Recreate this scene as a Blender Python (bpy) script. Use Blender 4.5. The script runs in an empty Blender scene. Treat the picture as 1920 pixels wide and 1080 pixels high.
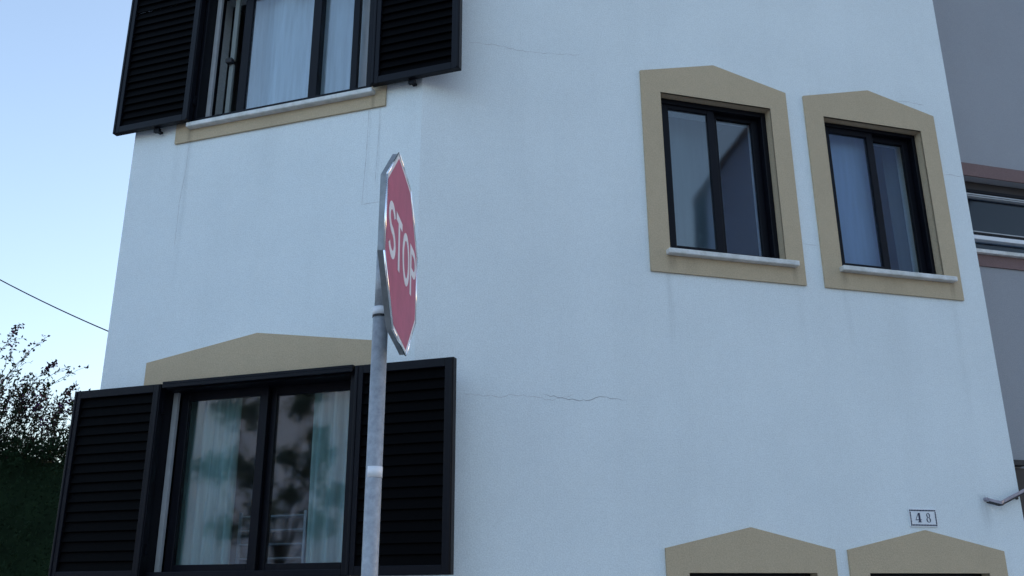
import bpy, bmesh, math, random
from mathutils import Vector, Matrix, Euler
rnd = random.Random(7)
R = math.radians
scn = bpy.context.scene
COL = scn.collection

# ------------------------------------------------------------------ camera
EYE = 1.9
cam_d = bpy.data.cameras.new('camera'); cam = bpy.data.objects.new('camera', cam_d); COL.objects.link(cam)
PITCH, ROLL = R(18.483), R(-0.301)
F = Vector((0, math.cos(PITCH), math.sin(PITCH)))
U0 = Vector((0, -math.sin(PITCH), math.cos(PITCH))); R0 = Vector((1, 0, 0))
CR = R0*math.cos(ROLL) + U0*math.sin(ROLL); CU = U0*math.cos(ROLL) - R0*math.sin(ROLL)
cam.matrix_world = Matrix(((CR.x, CU.x, -F.x, 0), (CR.y, CU.y, -F.y, 0), (CR.z, CU.z, -F.z, EYE), (0, 0, 0, 1)))
cam_d.sensor_width = 36; cam_d.lens = 36*1730.93/1920; cam_d.clip_end = 2000; cam_d.clip_start = .05
scn.camera = cam

# ------------------------------------------------------------------ sky, sun, exposure
SUN_AZ, SUN_EL = R(48), R(4.0)          # azimuth from +Y (into the picture) towards +X
w = bpy.data.worlds.new('World'); scn.world = w; w.use_nodes = True
nt = w.node_tree; bg = nt.nodes['Background']
sky = nt.nodes.new('ShaderNodeTexSky'); sky.sky_type = 'NISHITA'; sky.sun_disc = False
sky.sun_elevation = SUN_EL; sky.sun_rotation = SUN_AZ
sky.altitude = 0; sky.air_density = 1.0; sky.dust_density = 2.2; sky.ozone_density = 2.3
wb = nt.nodes.new('ShaderNodeMix'); wb.data_type = 'RGBA'; wb.blend_type = 'MULTIPLY'; wb.inputs['Factor'].default_value = 1
wb.inputs['B'].default_value = (1.09, .985, 1.0, 1)      # evening sky as this camera balanced it
nt.links.new(sky.outputs[0], wb.inputs['A']); hs = nt.nodes.new('ShaderNodeHueSaturation'); hs.inputs['Saturation'].default_value = .84
nt.links.new(wb.outputs['Result'], hs.inputs['Color']); nt.links.new(hs.outputs[0], bg.inputs[0]); bg.inputs[1].default_value = 0.15
sl = bpy.data.lights.new('sun', 'SUN'); sl.energy = 0.1; sl.angle = R(12); sl.color = (1, .9, .8)
so = bpy.data.objects.new('sun', sl); COL.objects.link(so)
sd = Vector((math.sin(SUN_AZ)*math.cos(SUN_EL), math.cos(SUN_AZ)*math.cos(SUN_EL), math.sin(SUN_EL)))
so.rotation_euler = sd.to_track_quat('Z', 'Y').to_euler(); so.location = sd*40
scn.view_settings.view_transform = 'Standard'; scn.view_settings.look = 'None'
scn.view_settings.gamma = 1; scn.view_settings.use_curve_mapping = False
scn.view_settings.exposure = 2.66

# ------------------------------------------------------------------ materials
def mat(name, col, rough=.6, metal=0, var=.0, vscale=8, bump=0, bscale=60, spec=.5, col2=None):
    m = bpy.data.materials.new(name); m.use_nodes = True
    n = m.node_tree; b = n.nodes['Principled BSDF']
    b.inputs['Base Color'].default_value = (*col, 1); b.inputs['Roughness'].default_value = rough
    b.inputs['Metallic'].default_value = metal; b.inputs['Specular IOR Level'].default_value = spec
    tc = n.nodes.new('ShaderNodeTexCoord')
    if var or col2:
        nz = n.nodes.new('ShaderNodeTexNoise'); nz.inputs['Scale'].default_value = vscale
        nz.inputs['Detail'].default_value = 6; nz.inputs['Roughness'].default_value = .65
        n.links.new(tc.outputs['Object'], nz.inputs['Vector'])
        mx = n.nodes.new('ShaderNodeMix'); mx.data_type = 'RGBA'
        c2 = col2 or tuple(c*(1-var) for c in col)
        mx.inputs['A'].default_value = (*col, 1); mx.inputs['B'].default_value = (*c2, 1)
        rp = n.nodes.new('ShaderNodeMapRange'); rp.inputs['From Min'].default_value = .35; rp.inputs['From Max'].default_value = .68
        n.links.new(nz.outputs[0], rp.inputs[0]); n.links.new(rp.outputs[0], mx.inputs['Factor'])
        n.links.new(mx.outputs['Result'], b.inputs['Base Color'])
    if bump:
        nb = n.nodes.new('ShaderNodeTexNoise'); nb.inputs['Scale'].default_value = bscale; nb.inputs['Detail'].default_value = 4
        n.links.new(tc.outputs['Object'], nb.inputs['Vector'])
        bp = n.nodes.new('ShaderNodeBump'); bp.inputs['Strength'].default_value = bump; bp.inputs['Distance'].default_value = .003
        n.links.new(nb.outputs[0], bp.inputs['Height']); n.links.new(bp.outputs[0], b.inputs['Normal'])
    return m

def plaster(name, col, streaks=(), speck=.11, bump=.4):
    """painted render; object coords are (u along the wall, -outward, z); streaks = (u, z_top, z_bottom, half width, strength)"""
    m = bpy.data.materials.new(name); m.use_nodes = True
    n = m.node_tree; N = n.nodes; L = n.links; b = N['Principled BSDF']
    b.inputs['Roughness'].default_value = .85; b.inputs['Specular IOR Level'].default_value = .25
    tc = N.new('ShaderNodeTexCoord'); sp = N.new('ShaderNodeSeparateXYZ'); L.new(tc.outputs['Object'], sp.inputs[0])
    def math_(op, a, c=None, clamp=False):
        q = N.new('ShaderNodeMath'); q.operation = op; q.use_clamp = clamp
        for i, v in enumerate((a, c)):
            if v is None: continue
            if isinstance(v, (int, float)): q.inputs[i].default_value = v
            else: L.new(v, q.inputs[i])
        return q.outputs[0]
    def noise(scale, detail=5, vec=None, rough=.6):
        q = N.new('ShaderNodeTexNoise'); q.inputs['Scale'].default_value = scale; q.inputs['Detail'].default_value = detail
        q.inputs['Roughness'].default_value = rough; L.new(vec or tc.outputs['Object'], q.inputs['Vector']); return q.outputs[0]
    def mapr(v, a, c, d, e):
        q = N.new('ShaderNodeMapRange'); q.interpolation_type = 'SMOOTHSTEP'
        for i, x in enumerate((a, c, d, e)): q.inputs[i+1].default_value = x
        L.new(v, q.inputs[0]); return q.outputs[0]
    # soft blotches, vertical rain marks, fine speckle of the grainy coating
    mp = N.new('ShaderNodeMapping'); mp.inputs['Scale'].default_value = (5.5, 5.5, .35); L.new(tc.outputs['Object'], mp.inputs[0])
    k = mapr(noise(1.3, 4), .3, .7, .965, 1.02)
    k = math_('MULTIPLY', k, mapr(noise(1.0, 5, mp.outputs[0]), .38, .75, 1.0, .98))
    k = math_('MULTIPLY', k, mapr(noise(140, 3, rough=.8), .3, .7, 1-speck, 1+speck))
    k = math_('MULTIPLY', k, mapr(noise(28, 4), .3, .7, 1-speck*.15, 1+speck*.15))
    wob = math_('MULTIPLY', math_('SUBTRACT', noise(2.2, 3), .5), .05)
    for (u, zt, zb, hw, st) in streaks:
        d = math_('ABSOLUTE', math_('SUBTRACT', math_('ADD', sp.outputs[0], wob), u))
        a = mapr(d, 0, hw, 1, 0)
        a = math_('MULTIPLY', a, mapr(sp.outputs[2], zb, zb+(zt-zb)*.8, 0, 1))
        a = math_('MULTIPLY', a, mapr(sp.outputs[2], zt, zt+.02, 1, 0))
        a = math_('MULTIPLY', a, mapr(noise(9, 3, mp.outputs[0]), .3, .6, .5, 1))
        k = math_('MULTIPLY', k, math_('SUBTRACT', 1, math_('MULTIPLY', a, st)))
    vm = N.new('ShaderNodeVectorMath'); vm.operation = 'SCALE'; vm.inputs[0].default_value = col; L.new(k, vm.inputs['Scale'])
    L.new(vm.outputs[0], b.inputs['Base Color'])
    bp = N.new('ShaderNodeBump'); bp.inputs['Strength'].default_value = bump; bp.inputs['Distance'].default_value = .004
    L.new(math_('ADD', noise(110, 4, rough=.7), math_('MULTIPLY', noise(16, 2), .35)), bp.inputs['Height']); L.new(bp.outputs[0], b.inputs['Normal'])
    return m

def glass_mat(name, tint=(.86, .92, .95), f0=.075, bend=.00035):
    m = bpy.data.materials.new(name); m.use_nodes = True
    n = m.node_tree; N = n.nodes; L = n.links; N.remove(N['Principled BSDF'])
    tr = N.new('ShaderNodeBsdfTransparent'); tr.inputs[0].default_value = (*tint, 1)
    gl = N.new('ShaderNodeBsdfGlossy'); gl.inputs['Roughness'].default_value = .04; gl.inputs[0].default_value = (1, 1, 1, 1)
    lw = N.new('ShaderNodeLayerWeight'); lw.inputs[0].default_value = .5       # facing = 1 - |cos|, the same on both sides of the sheet
    pw = N.new('ShaderNodeMath'); pw.operation = 'POWER'; pw.inputs[1].default_value = 5; L.new(lw.outputs['Facing'], pw.inputs[0])
    fr = N.new('ShaderNodeMath'); fr.operation = 'MULTIPLY_ADD'; fr.inputs[1].default_value = 1-f0; fr.inputs[2].default_value = f0; L.new(pw.outputs[0], fr.inputs[0])
    mx = N.new('ShaderNodeMixShader'); L.new(fr.outputs[0], mx.inputs[0]); L.new(tr.outputs[0], mx.inputs[1]); L.new(gl.outputs[0], mx.inputs[2])
    tc = N.new('ShaderNodeTexCoord'); nz = N.new('ShaderNodeTexNoise'); nz.inputs['Scale'].default_value = 3.5; nz.inputs['Detail'].default_value = 1
    L.new(tc.outputs['Object'], nz.inputs['Vector']); bp = N.new('ShaderNodeBump'); bp.inputs['Strength'].default_value = 1
    bp.inputs['Distance'].default_value = bend; L.new(nz.outputs[0], bp.inputs['Height']); L.new(bp.outputs[0], gl.inputs['Normal'])
    L.new(mx.outputs[0], N['Material Output'].inputs[0]); return m

def cloth_mat(name, col, trans=.4, lo=.82):
    m = bpy.data.materials.new(name); m.use_nodes = True
    n = m.node_tree; N = n.nodes; L = n.links; N.remove(N['Principled BSDF'])
    d = N.new('ShaderNodeBsdfDiffuse'); t = N.new('ShaderNodeBsdfTranslucent')
    tc = N.new('ShaderNodeTexCoord'); nz = N.new('ShaderNodeTexNoise'); nz.inputs['Scale'].default_value = 7; nz.inputs['Detail'].default_value = 4
    mp = N.new('ShaderNodeMapping'); mp.inputs['Scale'].default_value = (6, 1, .35)
    L.new(tc.outputs['Object'], mp.inputs[0]); L.new(mp.outputs[0], nz.inputs['Vector'])
    mx = N.new('ShaderNodeMix'); mx.data_type = 'RGBA'; mx.inputs['A'].default_value = (*[c*lo for c in col], 1); mx.inputs['B'].default_value = (*col, 1)
    rp = N.new('ShaderNodeMapRange'); rp.inputs[1].default_value = .35; rp.inputs[2].default_value = .65; L.new(nz.outputs[0], rp.inputs[0])
    L.new(rp.outputs[0], mx.inputs['Factor']); L.new(mx.outputs['Result'], d.inputs[0]); L.new(mx.outputs['Result'], t.inputs[0])
    ms = N.new('ShaderNodeMixShader'); ms.inputs[0].default_value = trans; L.new(d.outputs[0], ms.inputs[1]); L.new(t.outputs[0], ms.inputs[2])
    L.new(ms.outputs[0], N['Material Output'].inputs[0]); return m

WHITE = (.76, .80, .80)
M_left = plaster('white_plaster_left', WHITE, [(-.325, EYE+2.69, EYE+1.9, .012, .07), (-.262, EYE+2.69, EYE+2.0, .012, .10), (-1.575, EYE+2.70, EYE+1.5, .028, .10),
        (-1.66, EYE+2.69, EYE+2.2, .05, .05), (-1.0, EYE+2.69, EYE+2.1, .12, .03), (-.05, EYE+2.8, EYE+2.3, .1, .05)])
M_right = plaster('white_plaster_right', WHITE, [(1.475, EYE+1.78, EYE+1.15, .035, .10), (2.33, EYE+1.78, EYE+1.3, .05, .05), (2.66, EYE+1.78, EYE+1.2, .04, .06),
        (3.45, EYE+1.78, EYE+.7, .05, .06), (3.44, EYE+.55, EYE+.3, .06, .22), (.55, EYE+3.1, EYE+1.9, .15, .03), (3.0, EYE+1.78, EYE+.9, .2, .03)])
M_ochre = plaster('ochre_trim_paint', (.51, .40, .268), [(1.50, EYE+1.885, EYE+1.76, .05, .28), (1.62, EYE+1.885, EYE+1.74, .09, .12), (2.31, EYE+1.885, EYE+1.74, .03, .22), (2.66, EYE+1.89, EYE+1.76, .04, .22), (3.45, EYE+1.89, EYE+1.74, .03, .25), (3.0, EYE+1.89, EYE+1.7, .15, .08), (-1.57, EYE+2.78, EYE+2.6, .03, .30), (-.30, EYE+2.78, EYE+2.6, .02, .30), (-1.0, EYE+2.78, EYE+2.6, .2, .08)], speck=.13)
M_grey = plaster('grey_render', (.325, .33, .35), speck=.10)
M_brown = plaster('brown_trim_paint', (.20, .13, .125), speck=.12)
M_alu = mat('dark_bronze_aluminium', (.0035, .004, .008), .45, 0, .3, 5, spec=.16)
M_slat = mat('black_shutter_slats', (.0011, .001, .0014), .6, 0, .4, 9, spec=.04)
M_track = mat('grey_aluminium_track', (.42, .43, .44), .45, .0, .15, 12)
M_marble = mat('white_marble_sill', (.74, .73, .71), .5, 0, 0, 14, .2, 90, col2=(.52, .51, .47))
M_glass = glass_mat('window_glass')
M_glass_n = glass_mat('neighbour_glass', (.7, .78, .86), f0=.022)
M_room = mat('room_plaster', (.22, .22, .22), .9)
M_curt_g = cloth_mat('green_white_curtain', (.50, .66, .60), lo=.7)
M_net = cloth_mat('grey_net', (.24, .28, .30), .3, .93)
M_blind = cloth_mat('smooth_white_blind', (.60, .68, .85), .4, .93)
M_curt_w = cloth_mat('white_curtain', (.80, .82, .86))
M_red = mat('red_sign_face', (.47, .085, .165), .5, 0, .22, 9, .05, 200)
M_wht = mat('white_sign_paint', (.80, .80, .82), .35, 0, .08, 10)
M_bead = mat('bright_sign_edge', (.97, .97, .97), .2, 1, 0)
M_rim = mat('weathered_sign_rim', (.33, .34, .35), .5, .5, .35, 14)
M_galv = mat('galvanised_steel', (.42, .43, .45), .5, .25, 0, 42, .4, 80, col2=(.28, .29, .31))
M_band = mat('white_tape', (.82, .82, .84), .4)
M_plate = mat('number_tile_glaze', (.78, .79, .80), .25)
M_ink = mat('blue_black_glaze', (.02, .026, .06), .3)
M_crack = mat('plaster_crack', (.38, .38, .39), .95)
M_crackf = mat('faint_plaster_crack', (.56, .56, .56), .95)
M_steel = mat('lilac_grey_steel', (.36, .33, .38), .5, .3, .3, 20)
M_rubber_shadow = mat('black_rubber_and_shadow', (.015, .015, .018), .6)
M_whitealu = mat('white_aluminium', (.74, .75, .77), .4)
M_bark = mat('bark', (.05, .037, .03), .9, 0, .4, 20, .4, 50)
M_twig = mat('twig', (.02, .017, .014), .85, spec=.1)
M_leaf = mat('dark_green_leaf', (.014, .030, .012), .8, 0, 0, 3, col2=(.006, .014, .006), spec=.1)
M_leaf2 = mat('reddish_leaf', (.030, .018, .022), .8, spec=.1)
M_flower = mat('purple_flower', (.08, .03, .10), .7, spec=.1)
M_asph = mat('pale_concrete_street', (.33, .32, .30), .9, 0, .3, 40, .5, 120)  # unseen street, kept pale to bounce light up the facade
M_pave = mat('pavement_stone', (.42, .41, .39), .85, 0, .25, 12, .4, 60)
M_kerb = mat('kerb_stone', (.36, .35, .33), .8, 0, .2, 9)
M_roof = mat('slate_roof', (.10, .10, .12), .85, 0, .3, 8)
M_wire = mat('black_cable', (.02, .02, .02), .6)
M_dark = mat('dark_brown_shutter', (.03, .024, .022), .6, 0, .2, 8)

# ------------------------------------------------------------------ helpers
class MB:
    def __init__(s): s.v = []; s.f = []
    def quad(s, *p):
        i = len(s.v); s.v += [tuple(q) for q in p]; s.f.append(tuple(range(i, i+len(p))))
    def box(s, u0, u1, o0, o1, z0, z1):
        """local wall coords: u along, o = outward offset (local y = -o), z up"""
        y0, y1 = -o1, -o0; i = len(s.v)
        s.v += [(u0, y0, z0), (u1, y0, z0), (u1, y1, z0), (u0, y1, z0), (u0, y0, z1), (u1, y0, z1), (u1, y1, z1), (u0, y1, z1)]
        s.f += [tuple(i+k for k in q) for q in ((0, 3, 2, 1), (4, 5, 6, 7), (0, 1, 5, 4), (1, 2, 6, 5), (2, 3, 7, 6), (3, 0, 4, 7))]
    def prism(s, pts, o0, o1):
        """polygon pts (u,z) counter-clockwise seen from outside, extruded from o0 to o1"""
        n = len(pts); i = len(s.v)
        s.v += [(u, -o1, z) for u, z in pts] + [(u, -o0, z) for u, z in pts]
        s.f.append(tuple(range(i, i+n))); s.f.append(tuple(range(i+2*n-1, i+n-1, -1)))
        for k in range(n):
            j = (k+1) % n; s.f.append((i+k, i+n+k, i+n+j, i+j))
    def tube(s, path, r, n=10, caps=True):
        path = [Vector(p) for p in path]; rings = []
        for k, p in enumerate(path):
            t = (path[min(k+1, len(path)-1)] - path[max(k-1, 0)]).normalized()
            a = t.orthogonal().normalized() if k == 0 else (a - t*a.dot(t)).normalized()
            b = t.cross(a); rr = r[k] if isinstance(r, (list, tuple)) else r
            i = len(s.v); rings.append(i)
            s.v += [tuple(p + a*(rr*math.cos(2*math.pi*j/n)) + b*(rr*math.sin(2*math.pi*j/n))) for j in range(n)]
        for x, y in zip(rings, rings[1:]):
            for j in range(n): s.f.append((x+j, x+(j+1) % n, y+(j+1) % n, y+j))
        if caps: s.f.append(tuple(rings[0]+j for j in range(n))[::-1]); s.f.append(tuple(rings[-1]+j for j in range(n)))
    def build(s, name, m, parent=None, bevel=0, smooth=False):
        me = bpy.data.meshes.new(name); me.from_pydata(s.v, [], s.f); me.materials.append(m); me.update()
        o = bpy.data.objects.new(name, me); COL.objects.link(o)
        if parent: o.parent = parent
        if smooth:
            for p in me.polygons: p.use_smooth = True
        if bevel:
            b = o.modifiers.new('bevel', 'BEVEL'); b.width = bevel; b.segments = 2; b.limit_method = 'ANGLE'
        return o
def tag(o, label=None, cat=None, group=None, kind=None):
    if label: o['label'] = label
    if cat: o['category'] = cat
    if group: o['group'] = group
    if kind: o['kind'] = kind
    return o
def empty(name, label, cat, loc=(0, 0, 0), rz=0, group=None):
    o = bpy.data.objects.new(name, None); COL.objects.link(o); o.location = loc; o.rotation_euler = (0, 0, rz); o.empty_display_size = .2
    return tag(o, label, cat, group)
def ring(mb, u0, u1, o0, o1, z0, z1, w, wt=None, wb=None):
    wt = wt or w; wb = wb or w
    mb.box(u0, u0+w, o0, o1, z0, z1); mb.box(u1-w, u1, o0, o1, z0, z1)
    mb.box(u0+w, u1-w, o0, o1, z1-wt, z1); mb.box(u0+w, u1-w, o0, o1, z0, z0+wb)

# ------------------------------------------------------------------ ground
g = MB(); g.quad((-300, -300, 0), (300, -300, 0), (300, 300, 0), (-300, 300, 0)); tag(g.build('road', M_asph), kind='structure')
g = MB(); g.box(-60, 60, -60, -2.55, -.05, .12); tag(g.build('pavement', M_pave), kind='structure')
g = MB()
for k in range(60): g.box(-30+k, -30+k+.988, -2.55+.003, -2.40, -.05, .125)
tag(g.build('kerb', M_kerb, bevel=.01), kind='structure')

# ------------------------------------------------------------------ white building
CX, CY = -.507532, 4.65
AR, AL = R(16.11034), R(-18.7294)
Z = lambda rel: rel + EYE
TOP = 7.6
BL, BR = -2.005, 3.705                       # outer ends of the two visible faces
bld = empty('white_house', 'white plastered corner house with ochre window surrounds, behind the sign pole', 'house', (CX, CY, 0))
frameL = (CX, CY, 0, AL); frameR = (CX, CY, 0, AR)
def onwall(o, ang):           # place a part modelled in wall coordinates (child of the building)
    o.rotation_euler = (0, 0, ang); return o
def place(o, ang):            # place a top-level thing modelled in wall coordinates
    o.location = (CX, CY, 0); o.rotation_euler = (0, 0, ang); return o

def wall(u0, u1, holes, m, ang, dep=.26, ext=0):
    us = sorted({u0, u1} | {h[0] for h in holes} | {h[1] for h in holes}); zs = sorted({0.1, TOP} | {h[2] for h in holes} | {h[3] for h in holes})
    mb = MB()
    for a, b in zip(us, us[1:]):
        for c, d in zip(zs, zs[1:]):
            mu, mz = (a+b)/2, (c+d)/2
            if any(h[0] < mu < h[1] and h[2] < mz < h[3] for h in holes): continue
            mb.quad((a, 0, c), (b, 0, c), (b, 0, d), (a, 0, d)); mb.quad((a, dep, c), (a, dep, d), (b, dep, d), (b, dep, c))
    for (a, b, c, d) in holes:
        mb.quad((a, 0, c), (a, 0, d), (a, dep, d), (a, dep, c)); mb.quad((b, 0, c), (b, dep, c), (b, dep, d), (b, 0, d))
        mb.quad((a, 0, c), (a, dep, c), (b, dep, c), (b, 0, c)); mb.quad((a, 0, d), (b, 0, d), (b, dep, d), (a, dep, d))
    return onwall(mb.build('wall', m, bld), ang)

OL = [(-1.56, -.315, Z(.085), Z(1.145)), (-1.56, -.315, Z(2.785), Z(3.845))]
O1 = (1.488, 2.260); O2 = (2.648, 3.405)
OR_ = [(O1[0], O1[1], Z(1.90), Z(2.968)), (O2[0], O2[1], Z(1.905), Z(2.970)), (1.480, 2.247, Z(-.95), Z(.115)), (2.578, 3.385, Z(-.95), Z(.115))]
wL = wall(BL, 0, OL, M_left, AL); wR = wall(0, BR, OR_, M_right, AR)
# side walls, back wall and flat roof close the body
def wp(side, u, o):
    a = AL if side == 'L' else AR
    return Vector((u*math.cos(a) + o*math.sin(a), u*math.sin(a) - o*math.cos(a), 0))
A0 = wp('L', BL, 0); B0 = wp('L', BL, -7); C0 = wp('R', BR, -7); D0 = wp('R', BR, 0)
def vwall(p, q):
    mb = MB(); mb.quad((p.x, p.y, .1), (q.x, q.y, .1), (q.x, q.y, TOP), (p.x, p.y, TOP)); mb.build('wall', M_left, bld)
vwall(B0, A0); vwall(D0, C0); vwall(C0, B0)
mb = MB(); mb.quad((A0.x, A0.y, TOP), (0, 0, TOP), (D0.x, D0.y, TOP), (C0.x, C0.y, TOP), (B0.x, B0.y, TOP)); mb.build('roof', M_kerb, bld)

# rooms behind the openings
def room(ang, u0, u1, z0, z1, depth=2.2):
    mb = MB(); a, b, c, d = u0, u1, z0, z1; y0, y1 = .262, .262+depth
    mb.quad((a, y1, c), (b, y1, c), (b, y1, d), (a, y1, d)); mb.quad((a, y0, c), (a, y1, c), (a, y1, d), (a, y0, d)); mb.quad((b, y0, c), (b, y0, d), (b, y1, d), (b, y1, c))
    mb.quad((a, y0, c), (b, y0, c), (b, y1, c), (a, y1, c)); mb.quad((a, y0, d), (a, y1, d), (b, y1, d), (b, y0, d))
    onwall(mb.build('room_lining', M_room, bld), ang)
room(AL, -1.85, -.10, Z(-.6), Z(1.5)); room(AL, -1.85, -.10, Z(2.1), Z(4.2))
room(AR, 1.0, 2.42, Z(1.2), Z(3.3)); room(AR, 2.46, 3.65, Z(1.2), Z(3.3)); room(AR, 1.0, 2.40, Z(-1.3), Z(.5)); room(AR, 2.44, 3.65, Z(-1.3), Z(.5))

# painted surrounds (a raised band of render with a gabled head)
def surround(ang, u0, u1, zb, zs, zp, hole, note=None):
    a, b, c, d = hole; mb = MB(); o0, o1 = -.001, .014; m = (u0+u1)/2
    n = [(u0, zb), (u1, zb), (u1, c), (u0, c)]
    mb.prism(n, o0, o1); mb.prism([(u0, c), (a, c), (a, d), (u0, d)], o0, o1); mb.prism([(b, c), (u1, c), (u1, d), (b, d)], o0, o1)
    mb.prism([(u0, d), (u1, d), (u1, zs), (m, zp), (u0, zs)], o0, o1)
    # render returned a little way into the reveal
    for (p, q) in (((a, c), (a, d)), ((b, d), (b, c)), ((a, d), (b, d))):
        mb.quad((p[0], -.013, p[1]), (q[0], -.013, q[1]), (q[0], .055, q[1]), (p[0], .055, p[1]))
    k = .0015
    mb.v = [((x+k if abs(x-a) < 1e-6 else x-k if abs(x-b) < 1e-6 else x), y, (z-k if abs(z-d) < 1e-6 else z)) for x, y, z in mb.v]
    o = onwall(mb.build('window_surround', M_ochre, bld), ang)
    if note: o['label'] = note
surround(AR, 1.361, 2.383, Z(1.778), Z(3.099), Z(3.220), OR_[0]); surround(AR, 2.515, 3.528, Z(1.778), Z(3.099), Z(3.220), OR_[1])
surround(AR, 1.354, 2.374, Z(-1.07), Z(.237), Z(.350), OR_[2]); surround(AR, 2.457, 3.511, Z(-1.07), Z(.237), Z(.350), OR_[3])
surround(AL, -1.686, -.2255, Z(-.02), Z(1.287), Z(1.398), OL[0]); surround(AL, -1.680, -.2255, Z(2.690), Z(3.98), Z(4.09), OL[1])

# sills
def sill(ang, u0, u1, z, th=.032, pr=.058):
    mb = MB(); mb.box(u0, u1, -.045, pr, z-th, z); onwall(mb.build('window_sill', M_marble, bld, bevel=.006), ang)
sill(AR, 1.462, 2.322, Z(1.917)); sill(AR, 2.628, 3.465, Z(1.920)); sill(AR, 1.454, 2.30, Z(-.93)); sill(AR, 2.55, 3.43, Z(-.93))
sill(AL, -1.575, -.292, Z(2.800), .03); sill(AL, -1.575, -.292, Z(.082), .03)

# small sliding windows
def sash(par, u0, u1, o, z0, z1, w=.045, wb=.05, th=.03, ws=None):
    """frame with a pane; o = centre offset"""
    s = MB(); ring(s, u0, u1, o-th/2, o+th/2, z0, z1, w, .05, wb); s.v = [v for v in s.v]
    sf = s.build('sash', M_alu, par, bevel=.004)
    p = MB(); p.box(u0+w, u1-w, o-.003, o+.003, z0+wb, z1-.05); p.build('pane', M_glass, par)
def win(ang, u0, u1, z0, z1, sashes, o=(-.125, -.05), fw=.035, extra=None):
    e = bpy.data.objects.new('window', None); COL.objects.link(e); e.parent = bld; e.rotation_euler = (0, 0, ang); e.empty_display_size = .1
    fr = MB(); ring(fr, u0+.002, u1-.002, o[0], o[1], z0+.001, z1-.002, fw); fr.build('frame', M_alu, e, bevel=.004)
    for s in sashes: sash(e, *s)
    return e
win(AR, O1[0], O1[1], Z(1.915), Z(2.968), [(1.524, 1.893, -.078, Z(1.935), Z(2.955), .05), (1.880, 2.224, -.112, Z(1.935), Z(2.955), .047)])
win(AR, O2[0], O2[1], Z(1.918), Z(2.970), [(2.684, 3.071, -.078, Z(1.935), Z(2.955), .05), (3.045, 3.377, -.112, Z(1.935), Z(2.955), .045)], fw=.026)
win(AR, 1.480, 2.247, Z(-.93), Z(.115), [(1.52, 1.89, -.078, Z(-.90), Z(.09), .05), (1.87, 2.21, -.112, Z(-.90), Z(.09), .05)])
win(AR, 2.578, 3.385, Z(-.93), Z(.115), [(2.61, 3.0, -.078, Z(-.90), Z(.09), .05), (2.98, 3.35, -.112, Z(-.90), Z(.09), .05)])

# large windows of the left face
def bigwin(z0, z1, sashes):
    e = win(AL, -1.56, -.315, z0, z1, sashes, (-.15, -.055), .03)
    b = MB(); ring(b, -1.557, -.318, -.05, .028, z0+.0, z1-.003, .032); b.build('shutter_frame', M_alu, e, bevel=.003)
    t = MB(); t.box(-1.522, -1.492, -.072, -.0515, z0+.03, z1-.034); t.build('track', M_track, e)
    return e
e = bigwin(Z(.10), Z(1.145), [(-1.487, -.915, -.095, Z(.115), Z(1.115), .053, .055), (-.925, -.385, -.13, Z(.115), Z(1.115), .045, .055)])
h = MB(); h.box(-1.500, -.312, .002, .082, Z(1.132), Z(1.148)); h.box(-1.500, -.312, .070, .082, Z(1.112), Z(1.132)); h.build('hood', M_alu, e, bevel=.002)
e2 = bigwin(Z(2.801), Z(3.845), [(-1.322, -.748, -.095, Z(2.815), Z(3.81), .06, .05), (-.80, -.495, -.13, Z(2.815), Z(3.81), .045, .05)])
lt = MB(); lt.box(-1.418, -1.388, -.118, -.1, Z(2.84), Z(3.27)); lt.box(-1.418, -1.388, -.118, -.1, Z(3.30), Z(3.80)); lt.build('guide_strip', mat('dull_grey_strip', (.20, .22, .21), .5), e2)
hd = MB(); hd.box(-1.43, -1.385, -.1, -.07, Z(3.268), Z(3.302)); hd.build('latch', M_rubber_shadow, e2, bevel=.004)

# louvred shutters, folded back flat past the corners
SH, SW = 1.045, .582
sl_w = SW - .10
slm = MB(); ca, sa = math.cos(R(15)), math.sin(R(15))
hh, tt = .0305, .004
pts = []
for (p, q) in ((-tt, -hh), (tt, -hh), (tt, hh), (-tt, hh)):      # p = thickness, q = along the blade
    pts.append((q*-sa + p*ca, q*ca + p*sa))                        # (outward, z)
slm.v = [(-sl_w/2, -a, b) for a, b in pts] + [(sl_w/2, -a, b) for a, b in pts]
slm.f = [(0, 1, 2, 3), (7, 6, 5, 4)] + [(k, k+4, (k+1) % 4+4, (k+1) % 4) for k in range(4)]
slat_mesh = None
def shutter(u0, u1, z0, z1, note, tilt=0):
    global slat_mesh
    wdt = u1-u0; f = MB(); ring(f, -wdt/2, wdt/2, -.020, .020, 0, z1-z0, .048, .045, .045)
    f.box(-wdt/2+.006, -wdt/2+.020, .020, .025, .004, z1-z0-.004); f.box(wdt/2-.020, wdt/2-.006, .020, .025, .004, z1-z0-.004)
    o = f.build('shutter', M_alu, bld, bevel=.004); o['label'] = note
    um = (u0+u1)/2; off = .058
    o.location = (um*math.cos(AL) + off*math.sin(AL), um*math.sin(AL) - off*math.cos(AL), z0); o.rotation_euler = (0, 0, AL+tilt)
    n = 18; H = z1-z0-.09
    for k in range(n):
        if slat_mesh is None:
            s = slm.build('slat', M_slat, o); slat_mesh = s.data
        else:
            s = bpy.data.objects.new('slat', slat_mesh); COL.objects.link(s); s.parent = o
        s.scale = ((wdt-.094)/sl_w, 1, 1)
        s.location = (0, 0, .045 + H*(k+.5)/n); s.rotation_euler = (R(rnd.uniform(-2, 2)), 0, 0)
    sx = 1 if um < -.9 else -1
    for zz in (.12, z1-z0-.16):
        hg = MB(); hg.box(sx*(wdt/2-.002) - .012, sx*(wdt/2-.002)+.012, -.03, -.004, zz, zz+.06); hg.build('hinge', M_alu, o)
shutter(-2.112, -1.512, Z(.095), Z(1.138), 'black louvred shutter folded back past the left corner, lower window')
shutter(-.300, .253, Z(.098), Z(1.142), 'black louvred shutter on the right of the lower window, behind the pole', 0)
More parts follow.
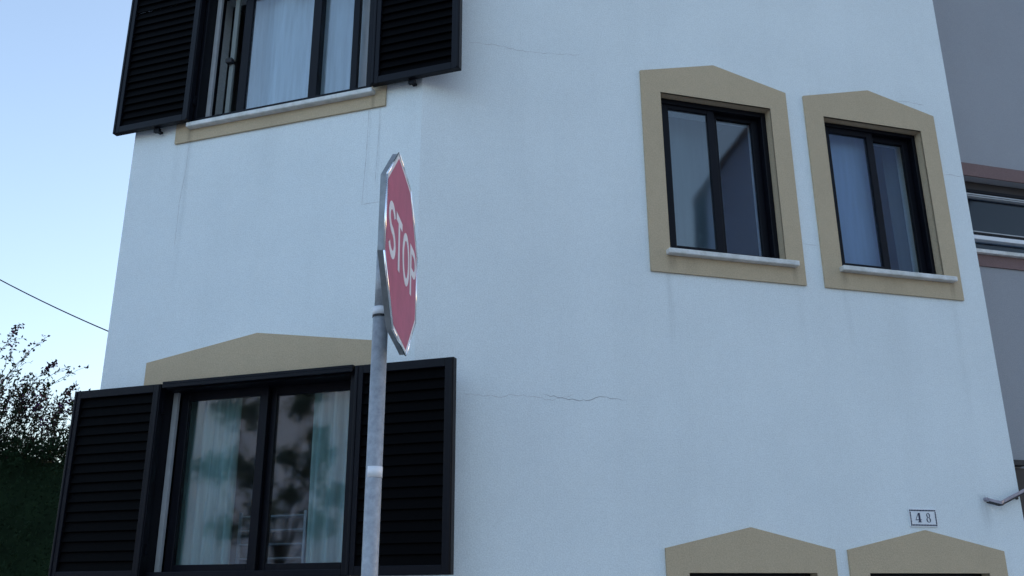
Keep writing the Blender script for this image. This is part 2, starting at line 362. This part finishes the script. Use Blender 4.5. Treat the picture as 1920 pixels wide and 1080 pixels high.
shutter(-2.118, -1.545, Z(2.806), Z(3.85), 'black louvred shutter overhanging the left corner, upper window')
shutter(-.293, .257, Z(2.803), Z(3.845), 'black louvred shutter on the right of the upper window')
for u in (-1.80, -.045):
    mb = MB(); mb.box(u-.020, u+.020, .03, .052, Z(2.778), Z(2.803)); mb.box(u-.012, u+.012, .0, .03, Z(2.784), Z(2.796)); onwall(mb.build('shutter_stop', M_alu, bld), AL)

# hairline cracks as shallow ribbons on the plaster
def crack(ang, pts, wd, m, jag=.006, seed=1):
    r = random.Random(seed); mb = MB(); P = []
    for (a, b) in zip(pts, pts[1:]):
        L = math.hypot(b[0]-a[0], b[1]-a[1]); n = max(2, int(L/.02))
        for k in range(n): t = k/n; P.append((a[0]+(b[0]-a[0])*t + r.uniform(-1, 1)*jag*.4, a[1]+(b[1]-a[1])*t + r.uniform(-1, 1)*jag))
    P.append(pts[-1]); W = [wd*r.uniform(.35, 1.2) for _ in P]; W[0] = W[-1] = wd*.1
    for k in range(len(P)-1):
        a, b = P[k], P[k+1]; dx, dz = b[0]-a[0], b[1]-a[1]; L = math.hypot(dx, dz) or 1; nx, nz = -dz/L, dx/L
        q = lambda p, w_: [(p[0]+nx*w_/2, -.0008, p[1]+nz*w_/2), (p[0]-nx*w_/2, -.0008, p[1]-nz*w_/2)]
        x = q(a, W[k]); y = q(b, W[k+1]); mb.quad(x[1], y[1], y[0], x[0])
    onwall(mb.build('crack', m, bld), ang)
crack(AR, [(.26, Z(1.001)), (.45, Z(.995)), (.55, Z(1.012)), (.75, Z(.990)), (.88, Z(1.028))], .0028, M_crackf, .006, 2)
crack(AR, [(.70, Z(1.020)), (.80, Z(1.008)), (.88, Z(.998)), (.97, Z(1.006)), (1.02, Z(1.022)), (1.12, Z(1.02)), (1.17, Z(1.012))], .0036, M_crack, .005, 3)
crack(AR, [(.27, Z(3.118)), (.45, Z(3.125)), (.62, Z(3.112)), (.80, Z(3.13)), (.98, Z(3.15))], .0034, M_crackf, .005, 4)
crack(AR, [(3.53, Z(2.66)), (3.60, Z(2.675)), (3.70, Z(2.668))], .005, M_crackf, .003, 5)
crack(AR, [(3.2, Z(3.17)), (3.35, Z(3.19)), (3.48, Z(3.18))], .004, M_crackf, .005, 6)
crack(AR, [(2.39, Z(2.06)), (2.44, Z(2.052)), (2.51, Z(2.055))], .004, M_crackf, .002, 7)
crack(AL, [(-.335, Z(2.69)), (-.338, Z(2.4)), (-.352, Z(2.085))], .0035, M_crackf, .001, 8)
crack(AL, [(-.262, Z(2.69)), (-.268, Z(2.4)), (-.275, Z(2.2))], .003, M_crackf, .001, 9)
crack(AL, [(-.36, Z(2.088)), (-.30, Z(2.092)), (-.235, Z(2.09))], .0045, M_crackf, .001, 10)
crack(AL, [(-1.578, Z(2.69)), (-1.58, Z(2.5)), (-1.600, Z(2.30)), (-1.598, Z(2.0))], .004, M_crackf, .002, 11)

# ------------------------------------------------------------------ curtains and the shelf seen through the glass
def curtain(name, label, ang, u0, u1, o, z0, z1, m, folds, amp=.018, seed=1, group=None, slant=0):
    r = random.Random(seed); n = folds*10; mb = MB(); ph = [r.uniform(-.6, .6) for _ in range(folds+1)]; rows = 12
    for j in range(rows+1):
        t = j/rows; z = z0+(z1-z0)*t
        for i in range(n+1):
            s = i/n; u = u0+(u1-u0)*s + slant*(1-t)*(s)
            y = -o + amp*(.5+.5*(1-t)+.2)*math.sin(s*folds*2*math.pi + ph[int(s*folds)]*.6 + .5*math.sin(t*3+seed)) + .35*amp*math.sin(s*folds*5.1+t*2)
            mb.v.append((u, y, z))
    for j in range(rows):
        for i in range(n): k = j*(n+1)+i; mb.f.append((k, k+1, k+n+2, k+n+1))
    ob = mb.build(name, m, smooth=True); place(ob, ang)
    sd_ = ob.modifiers.new('solid', 'SOLIDIFY'); sd_.thickness = .0015
    return tag(ob, label, 'curtain', group)
curtain('curtain', 'pale green curtain at the left side of the lower louvred window', AL, -1.50, -1.16, -.19, Z(.02), Z(1.35), M_curt_g, 5, .020, 1)
curtain('curtain', 'pale green curtain at the right side of the lower louvred window', AL, -.69, -.36, -.19, Z(.02), Z(1.35), M_curt_g, 4, .020, 2)
curtain('curtain', 'bluish white curtain filling the upper window between the shutters', AL, -1.36, -.40, -.20, Z(2.7), Z(4.1), M_curt_w, 3, .020, 3)
curtain('curtain', 'white curtain behind the left pane of the small window next to the grey house', AR, 2.66, 3.09, -.17, Z(1.85), Z(3.2), M_blind, 1, .004, 4)
curtain('curtain', 'greyish curtain strip behind the right pane of the small window next to the grey house', AR, 3.33, 3.60, -.30, Z(1.85), Z(3.2), M_net, 2, .010, 5)
curtain('curtain', 'narrow white curtain edge at the right of the small window nearer the stop sign', AR, 2.185, 2.257, -.155, Z(1.92), Z(2.96), M_curt_w, 1, .004, 6)
curtain('curtain', 'grey net added to lighten the left pane of the small window nearer the stop sign', AR, 1.56, 2.02, -.26, Z(1.85), Z(3.2), M_net, 2, .003, 9)  # net put in to brighten this pane

M_shelf = mat('dull_shelf_metal', (.30, .33, .36), .6)
sh = empty('shelf_unit', 'pale slatted shelf unit low behind the lower left window glass', 'shelf', (CX, CY, 0), AL)
for k in range(5):
    mb = MB(); mb.box(-1.22, -.80, -.52, -.36, Z(.13+.076*k), Z(.135+.076*k)); mb.build('shelf', M_shelf, sh)
for u in (-1.22, -.80):
    mb = MB(); mb.box(u-.008, u+.008, -.37, -.355, Z(-.6), Z(.46)); mb.build('upright', M_shelf, sh)

# ------------------------------------------------------------------ number tile
nt_ = empty('house_number_tile', 'white ceramic tile reading 48 above the right gabled surround', 'house number', (CX, CY, 0), AR)
pu0, pu1, pz0, pz1 = 2.893, 3.082, Z(.368), Z(.470)
mb = MB(); mb.box(pu0, pu1, .0, .007, pz0, pz1); mb.build('tile', M_plate, nt_, bevel=.0015)
bd = MB()
def dash(u0, u1, z0, z1): bd.box(u0, u1, .0072, .0082, z0, z1)
nu = 17
for k in range(nu):
    a = pu0+.005+(pu1-pu0-.010)*k/nu; st = (pu1-pu0-.010)/nu
    for zz in (pz0+.006, pz1-.014):
        dash(a, a+st*.62, zz, zz+.008)
        dash(a+st*.62, a+st, zz+.0025, zz+.0055)
nz_ = 8
for k in range(nz_):
    a = pz0+.016+(pz1-pz0-.032)*k/nz_; st = (pz1-pz0-.032)/nz_
    for uu in (pu0+.005, pu1-.013):
        dash(uu, uu+.008, a, a+st*.62); dash(uu+.0025, uu+.0055, a+st*.62, a+st)
bd.build('border', M_ink, nt_)
def flat(mb, pts, o=.0075, th=.0008): mb.prism(pts, o, o+th)
d4 = MB(); c4, z4 = 2.953, Z(.394); S4 = .052
# the serif 4: thin diagonal, thin bar, thick stem, foot
flat(d4, [(c4+.002, z4+.004), (c4+.014, z4+.004), (c4+.014, z4+S4), (c4+.002, z4+S4)])
flat(d4, [(c4-.019, z4+.0145), (c4-.0155, z4+.0145), (c4+.006, z4+S4), (c4+.002, z4+S4)])
flat(d4, [(c4-.019, z4+.0115), (c4+.021, z4+.0115), (c4+.021, z4+.0150), (c4-.019, z4+.0150)], .0083)
flat(d4, [(c4-.004, z4), (c4+.020, z4), (c4+.020, z4+.0035), (c4-.004, z4+.0035)], .0083)
d4.build('numeral', M_ink, nt_)['label'] = 'numeral 4'
d8 = MB(); c8 = 3.022
def lobe(cu, cz, ru, rz, tw, tn):
    n = 20
    for k in range(n):
        a, b = 2*math.pi*k/n, 2*math.pi*(k+1)/n
        def pt(t, inner):
            w_ = tn + (tw-tn)*abs(math.cos(t-.35)); s_ = w_ if inner else 0
            return (cu+(ru-s_)*math.cos(t), cz+(rz-s_*.6)*math.sin(t))
        flat(d8, [pt(a, 0), pt(b, 0), pt(b, 1), pt(a, 1)][::1])
lobe(c8, z4+.0385, .0125, .0135, .0068, .003); lobe(c8, z4+.0135, .0150, .0145, .0075, .003)
d8.build('numeral', M_ink, nt_)['label'] = 'numeral 8'

# ------------------------------------------------------------------ metal bracket near the right edge
bk = empty('wall_bracket', 'small bent lilac-grey metal arm fixed to the white wall at its right edge', 'bracket', (CX, CY, 0), AR)
mb = MB(); mb.tube([(3.445, .0, Z(.533)), (3.445, -.022, Z(.533))], .011, 12); mb.build('wall_plate', M_steel, bk)
def strip(mb, P, wd, th):
    for (a, b) in zip(P, P[1:]):
        for (w0, w1, dz) in ((0, wd, 0),):
            u0, o0, z0 = a; u1, o1, z1 = b
            vs = [(u0, -o0, z0), (u1, -o1, z1), (u1, -o1-.0, z1+wd), (u0, -o0, z0+wd)]
            i = len(mb.v); mb.v += vs + [(x, y+th, z) for x, y, z in vs]
            mb.f += [(i, i+1, i+2, i+3), (i+7, i+6, i+5, i+4), (i, i+4, i+5, i+1), (i+3, i+2, i+6, i+7), (i+1, i+5, i+6, i+2), (i, i+3, i+7, i+4)]
PB = [(3.453, .028, Z(.520)), (3.508, .060, Z(.500)), (3.538, .050, Z(.512)), (3.77, .035, Z(.602))]
mb = MB(); strip(mb, PB, .019, .008); mb.build('arm', M_steel, bk, bevel=.002)
mb = MB(); strip(mb, [(u, o+.004, z-.007) for u, o, z in PB], .007, .03); mb.build('lower_edge', M_rubber_shadow, bk)
mb = MB(); mb.tube([(3.705-.03, .0, Z(.545)), (3.705-.03, -.012, Z(.545))], .008, 10); mb.build('screw', M_rubber_shadow, bk)

# ------------------------------------------------------------------ neighbouring grey building
nb = empty('grey_house', 'grey rendered neighbouring house with brown window bands at the right edge', 'house', (CX, CY, 0), AR)
no = -.5
def nbox(name, u0, u1, o0, o1, z0, z1, m, parent=None, bevel=0):
    mb = MB(); mb.box(u0, u1, no+o0, no+o1, z0, z1); return mb.build(name, m, parent or nb, bevel=bevel)
mb = MB()
WU0, WU1, WZ0, WZ1 = 3.95, 6.6, Z(2.36), Z(2.972)
for (a, b, c, d) in ((3.712, WU0, .1, TOP+1), (WU1, 12, .1, TOP+1), (WU0, WU1, .1, WZ0), (WU0, WU1, WZ1, TOP+1)):
    mb.quad((a, -no, c), (b, -no, c), (b, -no, d), (a, -no, d))
for p in (((WU0, WZ0), (WU0, WZ1)), ((WU1, WZ1), (WU1, WZ0)), ((WU0, WZ1), (WU1, WZ1)), ((WU1, WZ0), (WU0, WZ0))):
    a, b = p; mb.quad((a[0], -no, a[1]), (b[0], -no, b[1]), (b[0], -no+.25, b[1]), (a[0], -no+.25, a[1]))
mb.quad((3.712, -no, TOP+1), (12, -no, TOP+1), (12, 7, TOP+1), (3.712, 7, TOP+1)); mb.quad((12, -no, .1), (12, 7, .1), (12, 7, TOP+1), (12, -no, TOP+1))
mb.quad((3.712, -no, .1), (3.712, -no, TOP+1), (3.712, 7, TOP+1), (3.712, 7, .1)); mb.quad((3.712, 7, .1), (3.712, 7, TOP+1), (12, 7, TOP+1), (12, 7, .1))
mb.build('wall', M_grey, nb)
mb = MB(); mb.quad((WU0-.2, -no+.9, WZ0-.5), (WU1+.2, -no+.9, WZ0-.5), (WU1+.2, -no+.9, WZ1+.3), (WU0-.2, -no+.9, WZ1+.3)); mb.build('room_lining', M_room, nb)
nbox('lintel_band', 3.85, 6.7, 0, .012, Z(2.974), Z(3.078), M_brown); nbox('sill_band', 3.85, 6.7, 0, .012, Z(2.252), Z(2.342), M_brown)
nbox('window_sill', 3.9, 6.65, -.06, .045, Z(2.343), Z(2.372), M_marble, bevel=.004)
we = bpy.data.objects.new('window', None); COL.objects.link(we); we.parent = nb
nbox('roller_box', WU0, WU1, -.16, -.075, Z(2.905), WZ1-.002, M_dark, we)
nbox('top_rail', WU0, WU1, -.115, -.065, Z(2.882), Z(2.904), M_alu, we); nbox('guide_rail', WU0, WU1, -.10, -.055, Z(2.855), Z(2.866), M_track, we); nbox('guide_rail', WU0, WU1, -.10, -.05, Z(2.838), Z(2.846), M_track, we)
nbox('frame_rail', WU0, WU1, -.11, -.06, Z(2.552), Z(2.560), M_track, we); nbox('frame_rail', WU0, WU1, -.11, -.06, Z(2.530), Z(2.542), M_alu, we)
nbox('transom', WU0, WU1, -.11, -.04, Z(2.486), Z(2.520), M_whitealu, we, .004)
nbox('stile', 5.2, 5.26, -.11, -.05, Z(2.56), Z(2.838), M_alu, we)
nbox('pane', WU0, WU1, -.092, -.086, Z(2.560), Z(2.838), M_glass_n, we); nbox('pane', WU0, WU1, -.092, -.086, Z(2.374), Z(2.486), M_glass_n, we)
# dark roller shutter and its top fitting below
nbox('shutter', 4.02, 5.4, .0, .03, Z(-1.6), Z(.80), M_dark)['label'] = 'dark shutter peeping out low beside the white wall'
nbox('shutter_bracket', 3.98, 4.25, .0, .07, Z(.815), Z(.850), M_rubber_shadow)

# ------------------------------------------------------------------ stop sign
PX, PY = -.486, 3.27
sg = empty('stop_sign', 'red octagonal STOP sign seen nearly edge-on, on a galvanised pole', 'stop sign', (PX, PY, .12))
base = Vector((PX, PY, .12))
r_p = .0285
mb = MB(); mb.tube([(-.004, 0, 0), (0, 0, Z(.985)-.12)], r_p, 28); po = mb.build('pole', M_galv, sg, smooth=False)
for p in po.data.polygons: p.use_smooth = len(p.vertices) == 4
mb = MB(); mb.tube([(0, 0, Z(.396)-.12), (0, 0, Z(.434)-.12)], r_p+.0006, 28); b_ = mb.build('tape_band', M_band, sg)
for p in b_.data.polygons: p.use_smooth = len(p.vertices) == 4
mb = MB(); mb.tube([(0, 0, Z(.988)-.12), (0, 0, Z(1.018)-.12)], r_p+.0022, 28); b_ = mb.build('pole_cap', M_band, sg)
for p in b_.data.polygons: p.use_smooth = len(p.vertices) == 4
mb = MB(); mb.tube([(0, 0, Z(.980)-.12), (0, 0, Z(.988)-.12)], r_p+.002, 28); mb.build('cap_shadow', M_rubber_shadow, sg)  # black ring stands in for the shadow under the cap
# sign plate in its own frame: local x = along the face, local z = up, local -y = out of the face
yaw = R(87.2298); cen = Vector((-.4102, 3.2316, Z(1.2154)))
pl = bpy.data.objects.new('sign_plate', None)
Rr = .379; DEP = .0225; ph0 = R(90+18.309)
def octo(r): return [(r*math.cos(ph0+k*math.pi/4), r*math.sin(ph0+k*math.pi/4)) for k in range(8)]
rim = MB(); o1_, i1_ = octo(Rr-.003), octo(Rr-.007)
for k in range(8):
    j = (k+1) % 8
    a, b, c, d = o1_[k], o1_[j], i1_[j], i1_[k]
    for P in ([(a, 0), (b, 0), (b, -DEP), (a, -DEP)], [(d, -.003), (d, -DEP), (c, -DEP), (c, -.003)], [(a, -DEP), (b, -DEP), (c, -DEP), (d, -DEP)]):
        rim.quad(*[(p[0], -o, p[1]) for p, o in P])
rim.quad(*[(p[0], .0035, p[1]) for p in i1_[::-1]])
plate = rim.build('sign_plate', M_rim, sg)
plate.location = cen - base; plate.rotation_euler = (R(-.84), 0, yaw)
bo = MB(); bo.prism(octo(Rr-.002)[::1], -.002, .0008); bo.build('border', M_wht, plate)
fc = MB(); fc.prism(octo(Rr-.022), .0010, .0020); fc.build('face', M_red, plate)
bead = MB(); P8 = octo(Rr-.0012)
bead_pts = [(p[0], -.0008, p[1]) for p in P8]
for k in range(8):
    bead.tube([bead_pts[k], bead_pts[(k+1) % 8]], .0038, 12)
bead.build('edge_bead', M_bead, plate, smooth=True)
# letters STOP as flat cut vinyl strokes
def stroke(mb, P, wd, closed=False):
    n = len(P); L_, R_ = [], []
    for i in range(n):
        a = P[i-1] if (i > 0 or closed) else P[i]; b = P[(i+1) % n] if (i < n-1 or closed) else P[i]
        dx, dz = b[0]-a[0], b[1]-a[1]; l = math.hypot(dx, dz); nx, nz = -dz/l, dx/l
        L_.append((P[i][0]+nx*wd/2, P[i][1]+nz*wd/2)); R_.append((P[i][0]-nx*wd/2, P[i][1]-nz*wd/2))
    for i in range(n if closed else n-1):
        j = (i+1) % n
        mb.quad(*[(x, -.0032, z) for x, z in (R_[i], R_[j], L_[j], L_[i])])
        for (p, q) in ((L_[i], L_[j]), (R_[j], R_[i])): mb.quad((p[0], -.0032, p[1]), (q[0], -.0032, q[1]), (q[0], -.002, q[1]), (p[0], -.002, p[1]))
def arc(cx, cz, rx, rz, a0, a1, n=14): return [(cx+rx*math.cos(R(a0+(a1-a0)*k/n)), cz+rz*math.sin(R(a0+(a1-a0)*k/n))) for k in range(n+1)]
LH, WD, ZC = .105, .030, .006
def letter(P_list):
    mb = MB()
    for P, c in P_list: stroke(mb, P, WD, c)
    mb.build('letter', M_wht, plate)
h_ = LH-WD/2
s_up = arc(-.228, ZC+h_*.5, .052, h_*.5, 20, 262, 16); s_dn = arc(-.228, ZC-h_*.5, .055, h_*.5, 82, -160, 16)
letter([(s_up + s_dn, False)])
letter([([(-.150, ZC+h_), (-.020, ZC+h_)], False), ([(-.085, ZC+h_-WD/2), (-.085, ZC-LH)], False)])
letter([(arc(.075, ZC, .065, h_, 0, 360-360/32, 31), True)])
letter([([(.190, ZC-LH), (.190, ZC+LH)], False), ([(.205, ZC+h_), (.255, ZC+h_)] + arc(.255, ZC+h_*.5, .052, h_*.5, 80, -80, 12) + [(.255, ZC+.0), (.205, ZC+.0)], False)])
# mounting channel and clamp behind the plate
mb = MB(); mb.box(-.045+.03, .045+.03, -.048, -.024, -.22, .02); ch = mb.build('mounting_channel', M_galv, plate, bevel=.002)
for zb_ in (-.19, -.02):
    mb = MB(); mb.tube([(.03, .048, zb_), (.03, .056, zb_)], .007, 6); mb.build('bolt', M_rim, plate)
mb = MB(); mb.tube([(0, 0, Z(1.018)-.12), (0, 0, Z(1.245)-.12)], .0245, 24); b_ = mb.build('pole_stub', M_galv, sg)
for p in b_.data.polygons: p.use_smooth = len(p.vertices) == 4

# ------------------------------------------------------------------ overhead cable
cb = MB(); pts = []
for k in range(45):
    d = -.05 + 7*(k/44)**1.3; pts.append(Vector((-2.728-d, 6.0, Z(1.713+.42*d+.06*d*d))))
cb.tube(pts, .0042, 6); tag(cb.build('overhead_cable', M_wire), 'thin dark cable sagging through the sky to the left side of the white house', 'cable')

# ------------------------------------------------------------------ shrub beyond the left corner
def leafquad(mb, p, d, nrm, ln, wd):
    s = d.cross(nrm).normalized()*wd/2; m = p + d*ln*.45
    i = len(mb.v); bend = nrm*ln*.08
    mb.v += [tuple(p), tuple(m+s+bend), tuple(p+d*ln), tuple(m-s+bend)]; mb.f.append((i, i+1, i+2, i+3))
def rv(r): return Vector((r.gauss(0, 1), r.gauss(0, 1), r.gauss(0, 1))).normalized()
shb = empty('flowering_shrub', 'tall dark flowering shrub with thin leafy shoots against the sky at left', 'shrub', (-5.6, 9.2, .12))
SB = Vector((-5.6, 9.2, .12))
r2 = random.Random(21)
leaf, leafr, flow, twig, tru = MB(), MB(), MB(), MB(), MB()
for k in range(7):
    a = r2.uniform(0, 6.28); q = Vector((math.cos(a)*r2.uniform(.2, 1.1)+.4, math.sin(a)*.5, r2.uniform(1.7, 2.6)))
    tru.tube([Vector((r2.uniform(-.1, .1), r2.uniform(-.1, .1), 0)), q*.45+Vector((r2.uniform(-.1, .1), 0, .1)), q], [.05, .035, .018], 7)
tru.build('trunk', M_bark, shb)
def shoot(a, b, sag=.08, dens=1.0, rad=.004, lf=.046, clump=0):
    a, b = Vector(a)-SB, Vector(b)-SB; L = (b-a).length; n = max(4, int(L/.04)); pts = []
    for k in range(n+1):
        t = k/n; p = a.lerp(b, t) + Vector((0, 0, sag*4*t*(1-t))) + Vector((r2.gauss(0, .006), r2.gauss(0, .006), r2.gauss(0, .006))); pts.append(p)
    twig.tube(pts, [rad*(1-.75*k/n) for k in range(n+1)], 4)
    for k in range(n):
        t = k/n; dr = (pts[k+1]-pts[k]).normalized()
        for _ in range(max(1, int(dens*2.2+r2.random()))):
            if r2.random() > .35+.65*dens: continue
            d = (dr*r2.uniform(.3, 1)+rv(r2)*.85).normalized(); p = pts[k].lerp(pts[k+1], r2.random())
            leafquad(leafr if r2.random() < .22 else leaf, p, d, rv(r2), lf*r2.uniform(.6, 1.15), lf*.42*r2.uniform(.7, 1.1))
    for _ in range(clump):
        p = pts[-1-int(r2.random()*n*.35)] + rv(r2)*r2.uniform(0, .045)
        leafquad(flow if r2.random() < .3 else leafr, p, rv(r2), rv(r2), lf*.8, lf*.55)
Y = 9.0
def W3(x, z, dy=0): return (x, Y+dy, Z(z))
key = [((-5.20, 2.05), (-4.86, 2.59), .04, .8, 22), ((-5.25, 2.25), (-5.06, 2.67), .03, .8, 40), ((-5.3, 2.2), (-5.16, 2.56), .02, .9, 45),
       ((-5.02, 1.9), (-4.78, 2.36), .05, .35, 8), ((-4.98, 1.8), (-4.60, 2.24), .05, .9, 50), ((-4.86, 1.9), (-4.50, 2.24), .03, .6, 0),
       ((-4.78, 1.75), (-4.24, 2.21), .05, .55, 10), ((-4.72, 1.7), (-4.40, 2.02), .04, .8, 35), ((-4.60, 1.62), (-4.15, 1.98), .04, .7, 18), ((-5.1, 1.9), (-4.96, 2.42), .03, .9, 20),
       ((-4.9, 1.6), (-4.36, 1.86), .04, .8, 10), ((-4.6, 1.5), (-4.2, 1.8), .03, .8, 15), ((-5.5, 2.0), (-5.3, 2.55), .03, .9, 30), ((-4.6, 1.5), (-4.05, 1.72), .04, .8, 10)]
for (a, b, sg_, dn, cl) in key:
    dy = r2.uniform(-.15, .2); shoot(W3(*a, dy), W3(*b, dy+r2.uniform(-.1, .1)), sg_, dn, clump=cl)
    for _ in range(3):       # side sprigs
        t = r2.uniform(.15, .75); s = Vector(W3(a[0]+(b[0]-a[0])*t, a[1]+(b[1]-a[1])*t, dy)); e_ = s+Vector((r2.uniform(-.14, .16), r2.uniform(-.1, .1), r2.uniform(.03, .14)))
        shoot(s, e_, .01, .8, .002, .042)
for k in range(330):         # the loose upper mass: denser and lower to the left
    x = r2.uniform(-7.2, -4.0); dy = r2.uniform(-.45, .5)
    topz = 1.98 - max(0, (x+5.0))*.42 + r2.uniform(-.15, .22); z0 = 1.15+r2.uniform(0, .3)
    shoot(W3(x, z0, dy), W3(x+r2.uniform(-.15, .32), topz, dy+r2.uniform(-.1, .1)), .03, .95, .0035, .046, clump=r2.choice([0, 0, 8, 14]))
twig.build('twigs', M_twig, shb)
tag(leaf.build('foliage', M_leaf, shb), kind='stuff'); tag(leafr.build('reddish_foliage', M_leaf2, shb), kind='stuff'); tag(flow.build('flowers', M_flower, shb), kind='stuff')
# dense hedge below
hd_ = empty('hedge', 'dense dark green hedge below the shrub, left of the lower shutter', 'hedge', (-5.5, 8.9, .12))
HB = Vector((-5.5, 8.9, .12)); r3 = random.Random(5); hl = MB()
def topz(x, y): return Z(1.30) + .10*math.sin(x*3.1+y) + .07*math.sin(x*7.7+1) - max(0, x+4.6)*.05
for k in range(46000):
    x = r3.uniform(-8.4, -3.6); y = 8.5+r3.random()**1.6*1.2; zt = topz(x, y)
    z = zt - r3.random()**1.3*(zt-.3)
    if r3.random() < .25: z = zt + r3.gauss(0, .06); 
    p = Vector((x, y + .08*math.sin(x*9)*math.sin(z*8), z))-HB
    leafquad(hl, p, (rv(r3)+Vector((0, -.3, .2))).normalized(), rv(r3), r3.uniform(.03, .055), r3.uniform(.016, .026))
tag(hl.build('foliage', M_leaf, hd_), kind='stuff')
core = MB(); n = 24
for i in range(n):
    x0, x1 = -8.3+4.6*i/n-5.5*0, -8.3+4.6*(i+1)/n
    core.box(x0+5.5, x1+5.5, -.85, .1, 0, topz((x0+x1)/2, 9)-.12-.10)
core.build('branches', M_leaf, hd_)

# ------------------------------------------------------------------ across the street: only seen mirrored in the window panes
M_bluegrey = plaster('blue_grey_render', (.30, .40, .64))
oh = empty('house', 'gabled house across the street, seen only as a dark reflection in the right windows', 'house', (0, 0, 0))
def at(P, t, d): return Vector(P)+Vector(d)*t
A = Vector((10.4, -3.9, 0)); wdir = Vector((.72, .69, 0)).normalized(); ddir = Vector((.69, -.72, 0))
mb = MB(); Wd = 5.6; eav, apx = 10.0, 13.6
p0, p1 = A, A+wdir*Wd; pm = A+wdir*Wd*.5; bk_ = ddir*9
v = lambda p, z: (p.x, p.y, z)
mb.quad(v(p0, 0), v(p1, 0), v(p1, eav), v(pm, apx), v(p0, eav)); mb.quad(v(p0+bk_, 0), v(p0+bk_, eav), v(pm+bk_, apx), v(p1+bk_, eav), v(p1+bk_, 0))
mb.quad(v(p0, 0), v(p0, eav), v(p0+bk_, eav), v(p0+bk_, 0)); mb.quad(v(p1, 0), v(p1+bk_, 0), v(p1+bk_, eav), v(p1, eav)); mb.build('wall', M_bluegrey, oh)
mb = MB(); up = Vector((0, 0, .06)); ov = ddir*-.25
for (q0, z0, q1, z1) in ((p0-wdir*.3, eav-.36, pm, apx+.02), (p1+wdir*.3, eav-.36, pm, apx+.02)):
    a, b, c, d = Vector(v(q0+ov, z0+.05)), Vector(v(q1+ov, z1+.05)), Vector(v(q1+bk_, z1+.05)), Vector(v(q0+bk_, z0+.05))
    mb.quad(a, b, c, d); mb.quad(a+up, d+up, c+up, b+up); mb.quad(a, a+up, b+up, b); mb.quad(a, d, d+up, a+up)
mb.build('roof', M_roof, oh)
tr = empty('tree', 'dark big-leaved tree across the street, seen only mirrored in the lower left window', 'tree', (-7.0, .3, 0))
r4 = random.Random(11); cr = MB(); tk = MB()
tk.tube([(0, 0, 0), (.05, 0, 1.5), (.0, .1, 2.6)], [.13, .1, .06], 10)
clumps = [(0.3, 1.16, 4.06, 0.24), (0.65, 1.14, 3.99, 0.26), (0.33, 1.08, 3.43, 0.27), (0.34, 0.83, 3.29, 0.22), (0.96, 0.87, 3.49, 0.15), (0.97, 0.5, 3.34, 0.24), (0.82, 0.57, 4.12, 0.16), (1.13, 0.72, 4.23, 0.16), (1.13, 0.55, 3.76, 0.14), (1.48, 0.75, 3.48, 0.15), (0.45, 0.72, 2.88, 0.22), (0.39, 1.11, 2.68, 0.25), (1.28, 0.6, 2.72, 0.22), (0.02, 1.19, 3.38, 0.2), (1.36, 0.45, 3.03, 0.2), (0.63, 0.48, 3.08, 0.13)]
for (x, y, z, rr) in clumps:
    tk.tube([(0, .05, 2.2), (x*.6, y*.6, z*.85), (x, y, z)], [.015, .009, .004], 5)
    for _ in range(230):
        d = rv(r4); p = Vector((x, y, z)) + Vector((d.x, d.y, d.z*.75))*rr*1.25*r4.random()**.8
        leafquad(cr, p, rv(r4), rv(r4), .085, .045)
tk.build('trunk', M_bark, tr); tag(cr.build('crown', mat('mid_green_leaf', (.11, .15, .12), .8, spec=.1), tr), kind='stuff')

M_pale = plaster('pale_blue_grey_render', (.40, .52, .70))
og = empty('house', 'long pale blue-grey block added behind the tree as a backdrop mirrored in the lower left window', 'house', (-13.0, -4.6, 0), R(129))  # added block keeps yellow low sky out of the panes, blue wall mirrored instead
mb = MB(); mb.box(-9, 9, -5, 0, 0, 6.4); mb.build('wall', M_pale, og)
mb = MB(); mb.prism([(-9.3, 6.4), (9.3, 6.4), (9.3, 6.52), (-9.3, 6.52)], -5.3, .3); mb.build('roof', M_roof, og)
